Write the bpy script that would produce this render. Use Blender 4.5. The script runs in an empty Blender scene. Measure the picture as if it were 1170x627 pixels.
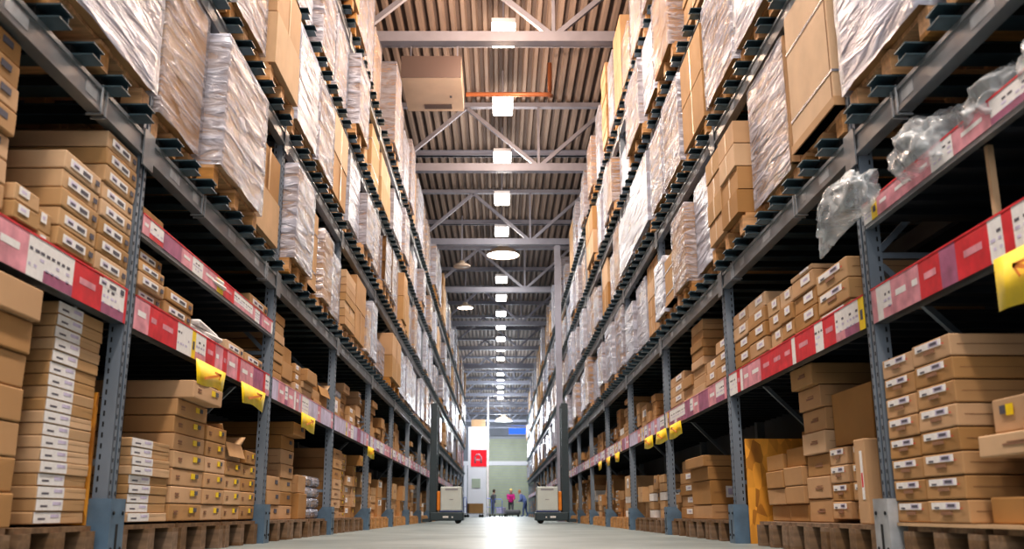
import bpy, math, random
from mathutils import Vector, Matrix, noise
C = bpy.context.scene.collection
PI = math.pi
R = random.Random(11)

# ------------------------------------------------------------------ materials
M = {}
def new_mat(name):
    m = bpy.data.materials.new(name); m.use_nodes = True
    nt = m.node_tree; nt.nodes.clear()
    out = nt.nodes.new('ShaderNodeOutputMaterial')
    p = nt.nodes.new('ShaderNodeBsdfPrincipled')
    nt.links.new(p.outputs[0], out.inputs[0])
    return m, nt, p, out
def N(nt, t, **k):
    n = nt.nodes.new(t)
    for a, b in k.items(): setattr(n, a, b)
    return n
def mat(name, col, rough=.6, metal=0, var=0., scale=8, stretch=(1, 1, 1), bump=0., objvar=0., coat=0.):
    m, nt, p, out = new_mat(name)
    p.inputs['Roughness'].default_value = rough; p.inputs['Metallic'].default_value = metal
    p.inputs['Base Color'].default_value = (*col, 1)
    if coat: p.inputs['Coat Weight'].default_value = coat
    src = None
    if var or bump:
        tc = N(nt, 'ShaderNodeTexCoord'); mp = N(nt, 'ShaderNodeMapping'); mp.inputs['Scale'].default_value = stretch
        nz = N(nt, 'ShaderNodeTexNoise'); nz.inputs['Scale'].default_value = scale; nz.inputs['Detail'].default_value = 4
        nt.links.new(tc.outputs['Object'], mp.inputs[0]); nt.links.new(mp.outputs[0], nz.inputs['Vector'])
        if var:
            cr = N(nt, 'ShaderNodeValToRGB')
            cr.color_ramp.elements[0].position = .3; cr.color_ramp.elements[1].position = .7
            cr.color_ramp.elements[0].color = (*[c * (1 - var) for c in col], 1)
            cr.color_ramp.elements[1].color = (*[min(1, c * (1 + var)) for c in col], 1)
            nt.links.new(nz.outputs[0], cr.inputs[0]); src = cr.outputs[0]
        if bump:
            b = N(nt, 'ShaderNodeBump'); b.inputs['Strength'].default_value = bump; b.inputs['Distance'].default_value = .01
            nt.links.new(nz.outputs[0], b.inputs['Height']); nt.links.new(b.outputs[0], p.inputs['Normal'])
    if objvar:
        oi = N(nt, 'ShaderNodeObjectInfo'); hs = N(nt, 'ShaderNodeHueSaturation')
        mr = N(nt, 'ShaderNodeMapRange'); mr.inputs[3].default_value = 1 - objvar; mr.inputs[4].default_value = 1 + objvar
        ms = N(nt, 'ShaderNodeMapRange'); ms.inputs[3].default_value = 1.12; ms.inputs[4].default_value = .8
        nt.links.new(oi.outputs['Random'], mr.inputs[0]); nt.links.new(mr.outputs[0], hs.inputs['Value'])
        nt.links.new(oi.outputs['Random'], ms.inputs[0]); nt.links.new(ms.outputs[0], hs.inputs['Saturation'])
        if src: nt.links.new(src, hs.inputs['Color'])
        else: hs.inputs['Color'].default_value = (*col, 1)
        src = hs.outputs[0]
    if src: nt.links.new(src, p.inputs['Base Color'])
    M[name] = m
    return m
mat('card', (.46, .268, .118), .75, var=.1, scale=3, objvar=.2)
mat('card_pale', (.52, .335, .175), .72, var=.1, scale=4, objvar=.18)
mat('card_dark', (.30, .17, .085), .8, var=.15, scale=4)
mat('edge', (.20, .105, .05), .9)
mat('tape', (.55, .36, .18), .3, var=.1, scale=20)
mat('white', (.80, .80, .80), .55, var=.06, scale=30)
mat('ink', (.10, .10, .13), .7)
mat('print', (.28, .15, .09), .8)
mat('yellow', (.90, .66, .02), .5, var=.1, scale=10)
mat('red', (.62, .025, .04), .45, var=.2, scale=12)
mat('pink', (.66, .30, .36), .5, var=.3, scale=10)
mat('plum', (.36, .12, .22), .5, var=.3, scale=10)
mat('lilac', (.54, .50, .66), .5, var=.25, scale=8)
mat('orange', (.80, .28, .04), .5, var=.1)
mat('wood', (.50, .27, .10), .75, var=.3, scale=5, stretch=(1, 6, 6), bump=.2, objvar=.22)
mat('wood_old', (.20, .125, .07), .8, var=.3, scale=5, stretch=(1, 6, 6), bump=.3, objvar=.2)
mat('post', (.22, .27, .33), .4, metal=.3, var=.18, scale=6, stretch=(1, 1, .3))
mat('beam', (.27, .29, .31), .32, metal=.45, var=.25, scale=5, stretch=(1, .4, 1))
mat('bar', (.08, .13, .16), .3, metal=.45, var=.3, scale=5)
mat('guard', (.13, .21, .30), .4, metal=.25, var=.2, scale=7)
mat('guard_grey', (.42, .45, .48), .4, metal=.3, var=.25, scale=9)
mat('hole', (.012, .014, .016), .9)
mat('deck', (.035, .045, .06), .5, metal=.4, var=.3, scale=4)
mat('truss', (.32, .33, .40), .5, metal=.2, var=.08, scale=4)
mat('duct', (.62, .50, .40), .5, var=.06, scale=3)
mat('duct_dark', (.12, .09, .085), .55)
mat('pipe', (.50, .20, .10), .4, metal=.3)
mat('truckgrey', (.58, .64, .62), .4, var=.04, scale=4)
mat('truckdark', (.035, .06, .075), .4, var=.1, scale=6)
mat('truckblue', (.04, .07, .2), .4)
mat('rubber', (.02, .02, .022), .7)
mat('skin', (.62, .36, .26), .6)
mat('magenta', (.55, .02, .22), .8)
mat('jacket', (.18, .24, .48), .8, var=.1)
mat('denim', (.09, .13, .28), .85, var=.15)
mat('greycloth', (.12, .12, .13), .85)
mat('hair_blond', (.72, .55, .14), .7)
mat('hair_red', (.5, .2, .07), .7)
mat('hair_dark', (.06, .03, .02), .7)
mat('cartblue', (.10, .16, .55), .4)
mat('chrome', (.6, .62, .68), .25, metal=.8)
mat('greypaint', (.30, .31, .34), .5)
mat('wallgrey', (.11, .12, .14), .8, var=.15, scale=2)
mat('farwall', (.22, .23, .26), .8, var=.1, scale=1)
mat('shutter', (.36, .38, .27), .55, var=.1, scale=1)
mat('signwhite', (.85, .86, .92), .4)
mat('plaque', (.45, .52, .42), .5)

def emit(name, col, s):
    m = bpy.data.materials.new(name); m.use_nodes = True; nt = m.node_tree; nt.nodes.clear()
    o = nt.nodes.new('ShaderNodeOutputMaterial'); e = nt.nodes.new('ShaderNodeEmission')
    e.inputs[0].default_value = (*col, 1); e.inputs[1].default_value = s
    nt.links.new(e.outputs[0], o.inputs[0]); M[name] = m
emit('lamp', (1, .95, .86), 14)
emit('lampcool', (.85, .93, 1), 10)
emit('blueglow', (.06, .18, .9), 1.1)
emit('redsign', (.95, .04, .06), .8)

def osb():
    m, nt, p, out = new_mat('osb'); M['osb'] = m
    tc = N(nt, 'ShaderNodeTexCoord'); v = N(nt, 'ShaderNodeTexVoronoi'); v.inputs['Scale'].default_value = 16
    mp = N(nt, 'ShaderNodeMapping'); mp.inputs['Scale'].default_value = (1, 1, .45)
    nz = N(nt, 'ShaderNodeTexNoise'); nz.inputs['Scale'].default_value = 7
    cr = N(nt, 'ShaderNodeValToRGB'); cr.color_ramp.elements[0].position=.25; cr.color_ramp.elements[1].position=.7; cr.color_ramp.elements[0].color = (.26, .09, .008, 1); cr.color_ramp.elements[1].color = (.95, .45, .06, 1)
    mx = N(nt, 'ShaderNodeMath', operation='ADD'); mx2 = N(nt, 'ShaderNodeMath', operation='MULTIPLY'); mx2.inputs[1].default_value = .5
    nt.links.new(tc.outputs['Object'], mp.inputs[0]); nt.links.new(mp.outputs[0], v.inputs['Vector']); nt.links.new(mp.outputs[0], nz.inputs['Vector'])
    nt.links.new(v.outputs['Color'], mx.inputs[0]); nt.links.new(nz.outputs[0], mx.inputs[1])
    nt.links.new(mx.outputs[0], mx2.inputs[0]); nt.links.new(mx2.outputs[0], cr.inputs[0]); nt.links.new(cr.outputs[0], p.inputs['Base Color'])
    p.inputs['Roughness'].default_value = .6
osb()

def film(name, tint, lo, hi, scale=3.2, stretch=(1, .5, 2.2), rot=(.7, 0, 0), bump=.8, rough=.2):
    """shiny stretch film: part clear, part milky in slanting streaks"""
    m, nt, p, out = new_mat(name); M[name] = m
    tc = N(nt, 'ShaderNodeTexCoord'); oi = N(nt, 'ShaderNodeObjectInfo')
    ad = N(nt, 'ShaderNodeVectorMath', operation='ADD'); sc = N(nt, 'ShaderNodeVectorMath', operation='SCALE'); sc.inputs['Scale'].default_value = 37
    cb = N(nt, 'ShaderNodeCombineXYZ')
    for i in range(3): nt.links.new(oi.outputs['Random'], cb.inputs[i])
    nt.links.new(cb.outputs[0], sc.inputs[0]); nt.links.new(tc.outputs['Object'], ad.inputs[0]); nt.links.new(sc.outputs[0], ad.inputs[1])
    mp = N(nt, 'ShaderNodeMapping'); mp.inputs['Scale'].default_value = stretch; mp.inputs['Rotation'].default_value = rot
    nz = N(nt, 'ShaderNodeTexNoise'); nz.inputs['Scale'].default_value = scale; nz.inputs['Detail'].default_value = 5; nz.inputs['Distortion'].default_value = .9
    nt.links.new(ad.outputs[0], mp.inputs[0]); nt.links.new(mp.outputs[0], nz.inputs['Vector'])
    mr = N(nt, 'ShaderNodeMapRange'); mr.inputs[1].default_value = .32; mr.inputs[2].default_value = .68
    mr.inputs[3].default_value = lo; mr.inputs[4].default_value = hi
    nt.links.new(nz.outputs[0], mr.inputs[0])
    b = N(nt, 'ShaderNodeBump'); b.inputs['Strength'].default_value = bump; b.inputs['Distance'].default_value = .05
    nt.links.new(nz.outputs[0], b.inputs['Height']); nt.links.new(b.outputs[0], p.inputs['Normal'])
    p.inputs['Base Color'].default_value = (*tint, 1); p.inputs['Roughness'].default_value = rough
    p.inputs['Specular IOR Level'].default_value = .9
    tr = N(nt, 'ShaderNodeBsdfTransparent'); mx = N(nt, 'ShaderNodeMixShader')
    nt.links.new(mr.outputs[0], mx.inputs[0]); nt.links.new(tr.outputs[0], mx.inputs[1]); nt.links.new(p.outputs[0], mx.inputs[2])
    nt.links.new(mx.outputs[0], out.inputs[0])
film('film', (.50, .54, .66), .30, .92, scale=3.6, stretch=(1, .7, 4.5), rot=(.62, 0, 0), bump=.9, rough=.17)
film('film_thin', (.56, .56, .64), .06, .75, scale=4.2, stretch=(1, .6, 5), rot=(.5, 0, 0), bump=.9, rough=.15)
film('film_dense', (.52, .57, .70), .55, 1.0, scale=2.8, stretch=(1, .6, 4), rot=(.7, 0, 0), bump=.8, rough=.2)
film('bagfilm', (.62, .67, .70), .18, .8, scale=6, stretch=(1, 1, 1), rot=(0, 0, 0), bump=.6, rough=.12)

def floor_mat():
    m, nt, p, out = new_mat('concrete'); M['concrete'] = m
    tc = N(nt, 'ShaderNodeTexCoord')
    nz = N(nt, 'ShaderNodeTexNoise'); nz.inputs['Scale'].default_value = .9; nz.inputs['Detail'].default_value = 6
    cr = N(nt, 'ShaderNodeValToRGB'); cr.color_ramp.elements[0].color = (.17, .205, .205, 1); cr.color_ramp.elements[1].color = (.27, .31, .305, 1)
    cr.color_ramp.elements[0].position = .35; cr.color_ramp.elements[1].position = .65
    n2 = N(nt, 'ShaderNodeTexNoise'); n2.inputs['Scale'].default_value = 3
    mr = N(nt, 'ShaderNodeMapRange'); mr.inputs[3].default_value = .34; mr.inputs[4].default_value = .52; p.inputs['Specular IOR Level'].default_value = .32
    nt.links.new(tc.outputs['Object'], nz.inputs['Vector']); nt.links.new(tc.outputs['Object'], n2.inputs['Vector'])
    nt.links.new(nz.outputs[0], cr.inputs[0]); nt.links.new(cr.outputs[0], p.inputs['Base Color'])
    nt.links.new(n2.outputs[0], mr.inputs[0]); nt.links.new(mr.outputs[0], p.inputs['Roughness'])
floor_mat()
mat('roof', (.30, .235, .20), .6, metal=.1, var=.2, scale=1.2, stretch=(6, .2, 1))
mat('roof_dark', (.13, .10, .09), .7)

# ------------------------------------------------------------------ mesh builder
class MB:
    def __init__(s): s.v = []; s.f = []; s.m = []; s.names = []; s.smooth = []
    def mi(s, n):
        if n not in s.names: s.names.append(n)
        return s.names.index(n)
    def add(s, vs, fs, m, smooth=False):
        b = len(s.v); k = s.mi(m); s.v += [tuple(v) for v in vs]
        for f in fs: s.f.append(tuple(b + i for i in f)); s.m.append(k); s.smooth.append(smooth)
    def box(s, x0, x1, y0, y1, z0, z1, m, jit=0):
        if x0 > x1: x0, x1 = x1, x0
        j = (lambda: R.uniform(-jit, jit)) if jit else (lambda: 0)
        vs = [(x + j(), y + j(), z) for z in (z0, z1) for x, y in ((x0, y0), (x1, y0), (x1, y1), (x0, y1))]
        s.add(vs, [(3, 2, 1, 0), (4, 5, 6, 7), (0, 1, 5, 4), (1, 2, 6, 5), (2, 3, 7, 6), (3, 0, 4, 7)], m)
    def bar(s, a, b, w, h, m):
        a, b = Vector(a), Vector(b); d = (b - a).normalized()
        up = Vector((0, 0, 1)) if abs(d.z) < .95 else Vector((0, 1, 0))
        r = d.cross(up).normalized() * w / 2; u = r.cross(d).normalized() * h / 2
        vs = [p + q for p in (a, b) for q in (-r - u, r - u, r + u, -r + u)]
        s.add(vs, [(3, 2, 1, 0), (4, 5, 6, 7), (0, 1, 5, 4), (1, 2, 6, 5), (2, 3, 7, 6), (3, 0, 4, 7)], m)
    def tube(s, pts, r, m, n=8):
        pts = [Vector(p) for p in pts]; rings = []
        for i, p in enumerate(pts):
            d = (pts[min(i + 1, len(pts) - 1)] - pts[max(i - 1, 0)]).normalized()
            up = Vector((0, 0, 1)) if abs(d.z) < .9 else Vector((0, 1, 0))
            a = d.cross(up).normalized(); b = a.cross(d)
            rings.append([p + (a * math.cos(t) + b * math.sin(t)) * r for t in [2 * PI * k / n for k in range(n)]])
        vs = [v for q in rings for v in q]; fs = []
        for i in range(len(pts) - 1):
            for k in range(n): fs.append((i * n + k, i * n + (k + 1) % n, (i + 1) * n + (k + 1) % n, (i + 1) * n + k))
        fs += [tuple(range(n - 1, -1, -1)), tuple((len(pts) - 1) * n + k for k in range(n))]
        s.add(vs, fs, m, True)
    def lathe(s, c, prof, m, n=20, axis='z'):
        vs = []; fs = []
        for r, h in prof:
            for k in range(n):
                t = 2 * PI * k / n; a, b = r * math.cos(t), r * math.sin(t)
                vs.append((c[0] + a, c[1] + b, c[2] + h) if axis == 'z' else (c[0] + a, c[1] + h, c[2] + b) if axis == 'y' else (c[0] + h, c[1] + a, c[2] + b))
        for i in range(len(prof) - 1):
            for k in range(n): fs.append((i * n + k, i * n + (k + 1) % n, (i + 1) * n + (k + 1) % n, (i + 1) * n + k))
        s.add(vs, fs, m, True)
    def quad(s, vs, m): s.add(vs, [(0, 1, 2, 3)], m)
    def mesh(s, name):
        me = bpy.data.meshes.new(name); me.from_pydata(s.v, [], s.f)
        for n in s.names: me.materials.append(M[n])
        me.polygons.foreach_set('material_index', s.m); me.polygons.foreach_set('use_smooth', s.smooth)
        me.update(); return me
    def obj(s, name, parent=None, loc=(0, 0, 0), rz=0):
        return link(name, s.mesh(name), parent, loc, rz)
def link(name, me, parent=None, loc=(0, 0, 0), rz=0):
    o = bpy.data.objects.new(name, me); C.objects.link(o); o.location = loc; o.rotation_euler = (0, 0, rz)
    if parent: o.parent = parent
    return o
def empty(name, loc=(0, 0, 0), rz=0): return link(name, None, None, loc, rz)
def tag(o, label, cat, group=None, kind=None):
    o['label'] = label; o['category'] = cat
    if group: o['group'] = group
    if kind: o['kind'] = kind
    return o
ORD = ['zeroth', 'first', 'second', 'third', 'fourth', 'fifth', 'sixth', 'seventh', 'eighth', 'ninth', 'tenth', 'eleventh', 'twelfth',
       'thirteenth', 'fourteenth', 'fifteenth', 'sixteenth', 'seventeenth', 'eighteenth', 'nineteenth', 'twentieth', 'twenty-first']
SN = {-1: 'left', 1: 'right'}
BAY0, BAYW = 4.55, 2.94           # distance of the first visible upright and bay length
NB = {-1: 16, 1: 20}              # bays, bay 0 is the one beside the camera
LEVELS = [(1.96, 2.08), (3.19, 3.31), (4.40, 4.52), (5.68, 5.80)]
def bay_range(b): return BAY0 + BAYW * (b - 1), BAY0 + BAYW * b

# ------------------------------------------------------------------ setting
def struct(o): o['kind'] = 'structure'; return o
m = MB(); m.box(-3.1, 3.1, -6, 62, -.1, 0, 'concrete'); m.box(-14, 14, 62, 90, -.1, 0, 'concrete'); struct(m.obj('floor'))
for s, n in ((-1, 'screen_wall_left'), (1, 'screen_wall_right')):
    m = MB(); m.box(s * 3.1, s * 3.2, -6, 62, -.1, 9.2, 'wallgrey'); struct(m.obj(n))  # dark screens added close behind the racks so the shelf backs stay dark
m = MB()
y0, y1, zr = -6, 90, 9.12; x = -14; k = 0
while x < 14:                       # trapezoid roof sheeting, ribs along the aisle
    w = .20; a = [(x, zr), (x + .07, zr), (x + .10, zr - .075), (x + .17, zr - .075), (x + .20, zr)]
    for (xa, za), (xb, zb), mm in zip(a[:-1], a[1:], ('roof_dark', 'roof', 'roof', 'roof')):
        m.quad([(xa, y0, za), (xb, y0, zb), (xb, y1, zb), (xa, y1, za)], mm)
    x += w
m.box(-14, 14, y0, y1, zr + .02, zr + .12, 'roof_dark'); struct(m.obj('ceiling'))
m = MB(); m.box(-14, 14, 90, 90.2, -.1, 9.2, 'farwall'); struct(m.obj('wall_back'))
m = MB()
for s in (-1, 1): m.box(s * 3.1, s * 14, 61.9, 62, -.1, 9.2, 'farwall')
struct(m.obj('wall_side'))
def build_door(n, xa, xb, zt):
    root = struct(empty('door_%d' % n, ((xa + xb) / 2, 89.9, 0))); m = MB(); w = (xb - xa) / 2
    z = 0
    while z < zt:
        m.box(-w, w, -.06, .02, z, z + .22, 'shutter'); m.box(-w, w, -.04, .02, z + .22, z + .25, 'greypaint'); z += .25
    m.obj('shutter', root)
    m = MB()
    for q in (-1, 1): m.box(q * w, q * (w + .15), -.1, .08, 0, zt + .2, 'greypaint')
    m.box(-w, w, -.1, .08, zt, zt + .25, 'greypaint'); m.obj('door_frame', root)
build_door(1, -1.6, 3.6, 6.9)
# blue lit strip window over the door
w = struct(empty('window_1', (1.2, 89.9, 7.4))); m = MB(); m.box(-.3, 2.9, -.05, .05, -.05, .75, 'blueglow'); m.obj('pane', w)
m = MB(); m.box(-.4, 3.0, -.1, .05, -.15, -.05, 'greypaint'); m.box(-.4, 3.0, -.1, .05, .75, .85, 'greypaint'); m.obj('window_frame', w)

# roof trusses
TR0, TRS = 13.75, 5.85
def truss(k):
    y = TR0 + TRS * k; zb = 7.42; zt = 8.92
    root = tag(empty('roof_truss', (0, y, zb)), 'pale grey steel roof truss spanning the aisle, %s from the camera' % ORD[k + 2], 'truss', 'roof trusses')
    m = MB(); m.box(-3.05, 3.05, -.09, .09, 0, .17, 'truss'); m.obj('bottom_chord', root)
    m = MB(); m.box(-3.05, 3.05, -.07, .07, zt - zb, zt - zb + .1, 'truss'); m.obj('top_chord', root)
    for (xa, xb) in ((-2.25, -.73), (.80, -.73), (.92, 2.4), (-2.35, -2.95)):
        m = MB(); m.bar((xa, 0, .16), (xb, 0, zt - zb), .08, .08, 'truss'); m.obj('diagonal', root)
    m = MB(); m.bar((.86, 0, .16), (.86, 0, zt - zb), .05, .05, 'truss'); m.obj('strut', root)
for k in range(-1, 13): truss(k)
for k in range(-2, 13):
    y = TR0 + TRS * (k + .5); m = MB(); m.box(-3.05, 3.05, -.05, .05, 0, .12, 'truss')
    for z in (0, .12): m.box(-3.05, 3.05, -.09, .09, z, z + .012, 'truss')
    tag(m.obj('purlin', None, (0, y, 8.91)), 'slim steel purlin under the roof sheeting, %s from the camera' % ORD[k + 3], 'purlin', 'roof purlins')
# column standing at the right rack
root = tag(empty('steel_column', (1.60, 25.45, 0)), 'tall grey-blue steel column rising to a truss behind the right stacker', 'column')
m = MB(); m.box(-.08, .08, -.09, -.075, 0, 7.4, 'truss'); m.box(-.08, .08, .075, .09, 0, 7.4, 'truss'); m.box(-.012, .012, -.075, .075, 0, 7.4, 'truss'); m.obj('shaft', root)
m = MB(); m.box(-.10, .10, -.14, .14, 0, .02, 'truss'); m.obj('base_plate', root)
m = MB(); m.box(-.05, .05, -.05, .05, 0, 6.9, 'chrome'); m.box(-.1, .1, -.1, .1, 0, .03, 'chrome')
tag(m.obj('steel_column', None, (-.66, 56.5, 0)), 'thin pale column beside the white sign tower', 'column')

# lamps
LZ = 8.12
def lamp(i):
    y = 14.8 + 2.93 * i; z = LZ
    root = tag(empty('ceiling_lamp', (.07, y, z)), 'bright square hanging aisle lamp, %s in the row from the camera' % ORD[i + 1], 'lamp', 'lamps down the middle of the aisle')
    m = MB(); m.box(-.2, .2, -.42, .42, .02, .10, 'signwhite'); m.box(-.12, .12, -.3, .3, .10, .16, 'greypaint'); m.obj('housing', root)
    m = MB(); m.box(-.185, .185, -.40, .40, -.02, .02, 'lamp'); m.obj('diffuser', root)
    m = MB(); m.bar((0, 0, .16), (0, 0, 8.9 - z), .03, .03, 'truss'); m.obj('hanger', root)
for i in range(0, 19):
    if i == 5: continue
    lamp(i)
def dome(x, y, z, r, lab, e='lamp'):
    root = tag(empty('dome_lamp', (x, y, z)), lab, 'lamp')
    m = MB(); m.lathe((0, 0, 0), [(r, 0), (r * .98, .05), (r * .8, r * .3), (r * .35, r * .5), (r * .3, r * .72), (0.001, r * .74)], 'duct'); m.obj('shade', root)
    m = MB(); m.lathe((0, 0, 0), [(.001, .01), (r * .93, .01), (r * .93, .02)], e); m.obj('bulb', root)
    m = MB(); m.bar((0, 0, r * .7), (0, 0, 8.95 - z), .03, .03, 'truss'); m.obj('hanger', root)
dome(.12, 29.5, 8.22, .52, 'wide round dome lamp glowing in the middle of the lamp row')
dome(-1.12, 27.6, 7.35, .26, 'small round dome lamp hanging left of the lamp row', 'duct')
dome(-1.22, 33.5, 7.35, .28, 'second small round dome lamp hanging left of the lamp row')
dome(.3, 66, 6.35, .6, 'cool white dome lamp hanging above the far end of the aisle', 'lampcool')

# heater box and pipe under the roof
root = tag(empty('air_heater', (-1.2, 16.3, 7.72)), 'beige box-shaped air heater with a slotted underside hanging under the roof', 'heater')
m = MB(); m.box(-.55, .52, -.7, .75, 0, .42, 'duct'); m.box(-.55, .52, -.712, -.7, 0, .42, 'duct_dark'); m.obj('casing', root)  # dark front skin paints in the shade of the unlit face
m = MB(); m.box(-.22, .3, .42, .62, -.012, 0, 'duct_dark'); m.obj('air_slot', root)
m = MB(); m.box(.28, .32, .05, .12, -.012, 0, 'ink'); m.obj('switch', root)
for q in (-.45, .42):
    m = MB(); m.bar((q, 0, .42), (q, 0, 1.2), .03, .03, 'truss'); m.obj('hanger', root)
m = MB(); m.tube([(-.64, 16.9, 8.0), (.85, 16.9, 8.0), (.95, 16.95, 8.02), (1.0, 17.1, 8.06), (1.0, 17.4, 8.3), (1.0, 17.4, 8.9)], .045, 'pipe')
tag(m.obj('heating_pipe'), 'copper-coloured pipe running right from the beige heater', 'pipe')

# ------------------------------------------------------------------ racks
def upright_mesh(s, near):
    m = MB(); a, b = 1.80, 1.872
    m.box(s * a, s * (a + .006), -.05, -.012, 0, 6.0, 'post'); m.box(s * a, s * (a + .006), .012, .05, 0, 6.0, 'post')
    m.box(s * (a + .012), s * (a + .018), -.012, .012, 0, 6.0, 'post')
    m.box(s * a, s * b, -.05, -.044, 0, 6.0, 'post'); m.box(s * a, s * b, .044, .05, 0, 6.0, 'post')
    m.box(s * (b - .006), s * b, -.05, -.02, 0, 6.0, 'post'); m.box(s * (b - .006), s * b, .02, .05, 0, 6.0, 'post')
    m.box(s * 2.78, s * 2.86, -.05, .05, 0, 6.0, 'post')
    if near:
        z = .3
        while z < 3.2:
            for q in (-.031, .031): m.box(s * (a - .0012), s * a, q - .0045, q + .0045, z, z + .018, 'hole')
            m.box(s * (a + .05), s * (a + .058), -.0512, -.05, z + .012, z + .036, 'hole')
            z += .05
    return m.mesh('upright')
def brace_mesh(s):
    m = MB(); z = .45; f = 0
    while z < 5.6:
        m.bar((s * 1.88, 0, z), (s * 2.79, 0, z), .035, .03, 'post')
        p, q = (1.88, 2.79) if f else (2.79, 1.88)
        m.bar((s * p, 0, z + .03), (s * q, 0, z + .95), .035, .03, 'post'); z += 1.0; f ^= 1
    return m.mesh('brace')
def guard_mesh(s, mt):
    m = MB()
    m.box(s * 1.765, s * 1.775, -.085, .085, 0, .285, mt)
    vs = [(s * 1.775, -.085, 0), (s * 2.10, -.085, 0), (s * 2.10, -.085, .015), (s * 1.865, -.085, .285), (s * 1.775, -.085, .285)]
    for dy in (0, .162):
        v2 = [(x, y + dy, z) for x, y, z in vs] + [(x, y + dy + .008, z) for x, y, z in vs]
        m.add(v2, [(0, 1, 2, 3, 4), (9, 8, 7, 6, 5)] + [(i, (i + 1) % 5, 5 + (i + 1) % 5, 5 + i) for i in range(5)], mt)
    m.box(s * 1.7635, s * 1.765, -.012, .012, .03, .17, 'hole')
    for z in (.06, .22):
        for q in (-.055, .055): m.lathe((s * 1.765, q, z), [(.001, -s * .006), (.009, -s * .005), (.009, 0)], 'hole', 8, 'x')
    return m.mesh('foot_guard')
def beam_mesh(s, h, L=BAYW, rail=False):
    m = MB(); y0, y1 = .052, L - .052
    if not rail:
        m.box(s * 1.792, s * 1.84, 0, L, .018, h - .018, 'beam')
        m.box(s * 1.784, s * 1.845, 0, L, 0, .02, 'beam'); m.box(s * 1.784, s * 1.845, 0, L, h - .02, h, 'beam')
        for q in (.0, L - .07): m.box(s * 1.778, s * 1.786, q, q + .07, -.05, h + .02, 'beam')
        for q, w in ((.35, .16), (.75, .1), (1.5, .18), (2.2, .12)): m.box(s * 1.7905, s * 1.792, q, q + w, .035, h - .03, 'guard_grey')
    return m.mesh('beam')
def strip(s, L, h, warm, seed):
    """paper price strip: blocks of red, white and yellow"""
    rr = random.Random(seed); m = MB(); y = .055; xo = 1.796
    while y < L - .06:
        w = min(rr.choice([.07, .1, .14, .2, .26, .3]), L - .055 - y)
        r = rr.random()
        if warm: a = 'red' if r < .20 else 'white' if r < .58 else 'pink' if r < .82 else 'yellow' if r < .92 else 'plum'
        else: a = 'lilac' if r < .3 else 'white' if r < .58 else 'pink' if r < .82 else 'plum' if r < .9 else 'yellow'
        if a == 'yellow': w = min(w, .07)
        m.box(s * xo, s * (xo + .003), y, y + w, .0, h, a)
        if a == 'white' and w > .09:
            for q in range(int(w / .045)):
                for zz in (.25, .45, .62):
                    if rr.random() < .75: m.box(s * (xo - .001), s * xo, y + .012 + q * .045, y + .012 + q * .045 + rr.uniform(.015, .035), h * zz, h * zz + h * .07, 'ink' if zz > .5 else 'lilac')
            if rr.random() < .6: m.box(s * (xo - .001), s * xo, y, y + w, 0, h * .28, rr.choice(['pink', 'plum', 'red']) if warm else 'plum')
        if a in ('red', 'pink') and w > .09:
            m.box(s * (xo - .001), s * xo, y + w * .2, y + w * .75, h * .45, h * .62, 'pink' if a == 'red' else 'white')
        if a == 'yellow': m.box(s * (xo - .001), s * xo, y + w * .25, y + w * .7, h * .3, h * .6, 'ink')
        y += w
    m.box(s * (xo - .002), s * (xo + .004), .055, L - .055, h - .004, h + .004, 'red' if warm else 'pink')
    return m.mesh('price_strip')
def deck_mesh(s, L, depth=1.0):
    m = MB(); x0 = 1.81
    m.box(s * x0, s * (x0 + depth), .06, L - .06, -.01, 0, 'deck')
    q = .15
    while q < L - .15: m.box(s * (x0 + .01), s * (x0 + depth), q, q + .05, -.04, -.01, 'deck'); q += .21
    return m.mesh('shelf_deck')
def bar_mesh(s):
    m = MB(); x0, x1 = 1.70, 2.86       # open channel, a black block inside painted as its inner shade
    m.box(s * x0, s * x1, -.055, .055, .052, .060, 'bar'); m.box(s * x0, s * x1, -.055, .055, 0, .007, 'bar')
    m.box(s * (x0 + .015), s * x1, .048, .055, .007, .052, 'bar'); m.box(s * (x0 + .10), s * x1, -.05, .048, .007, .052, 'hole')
    return m.mesh('support_bar')
WARM = {(-1, 0), (-1, 1), (1, 0), (1, 1)}
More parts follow.
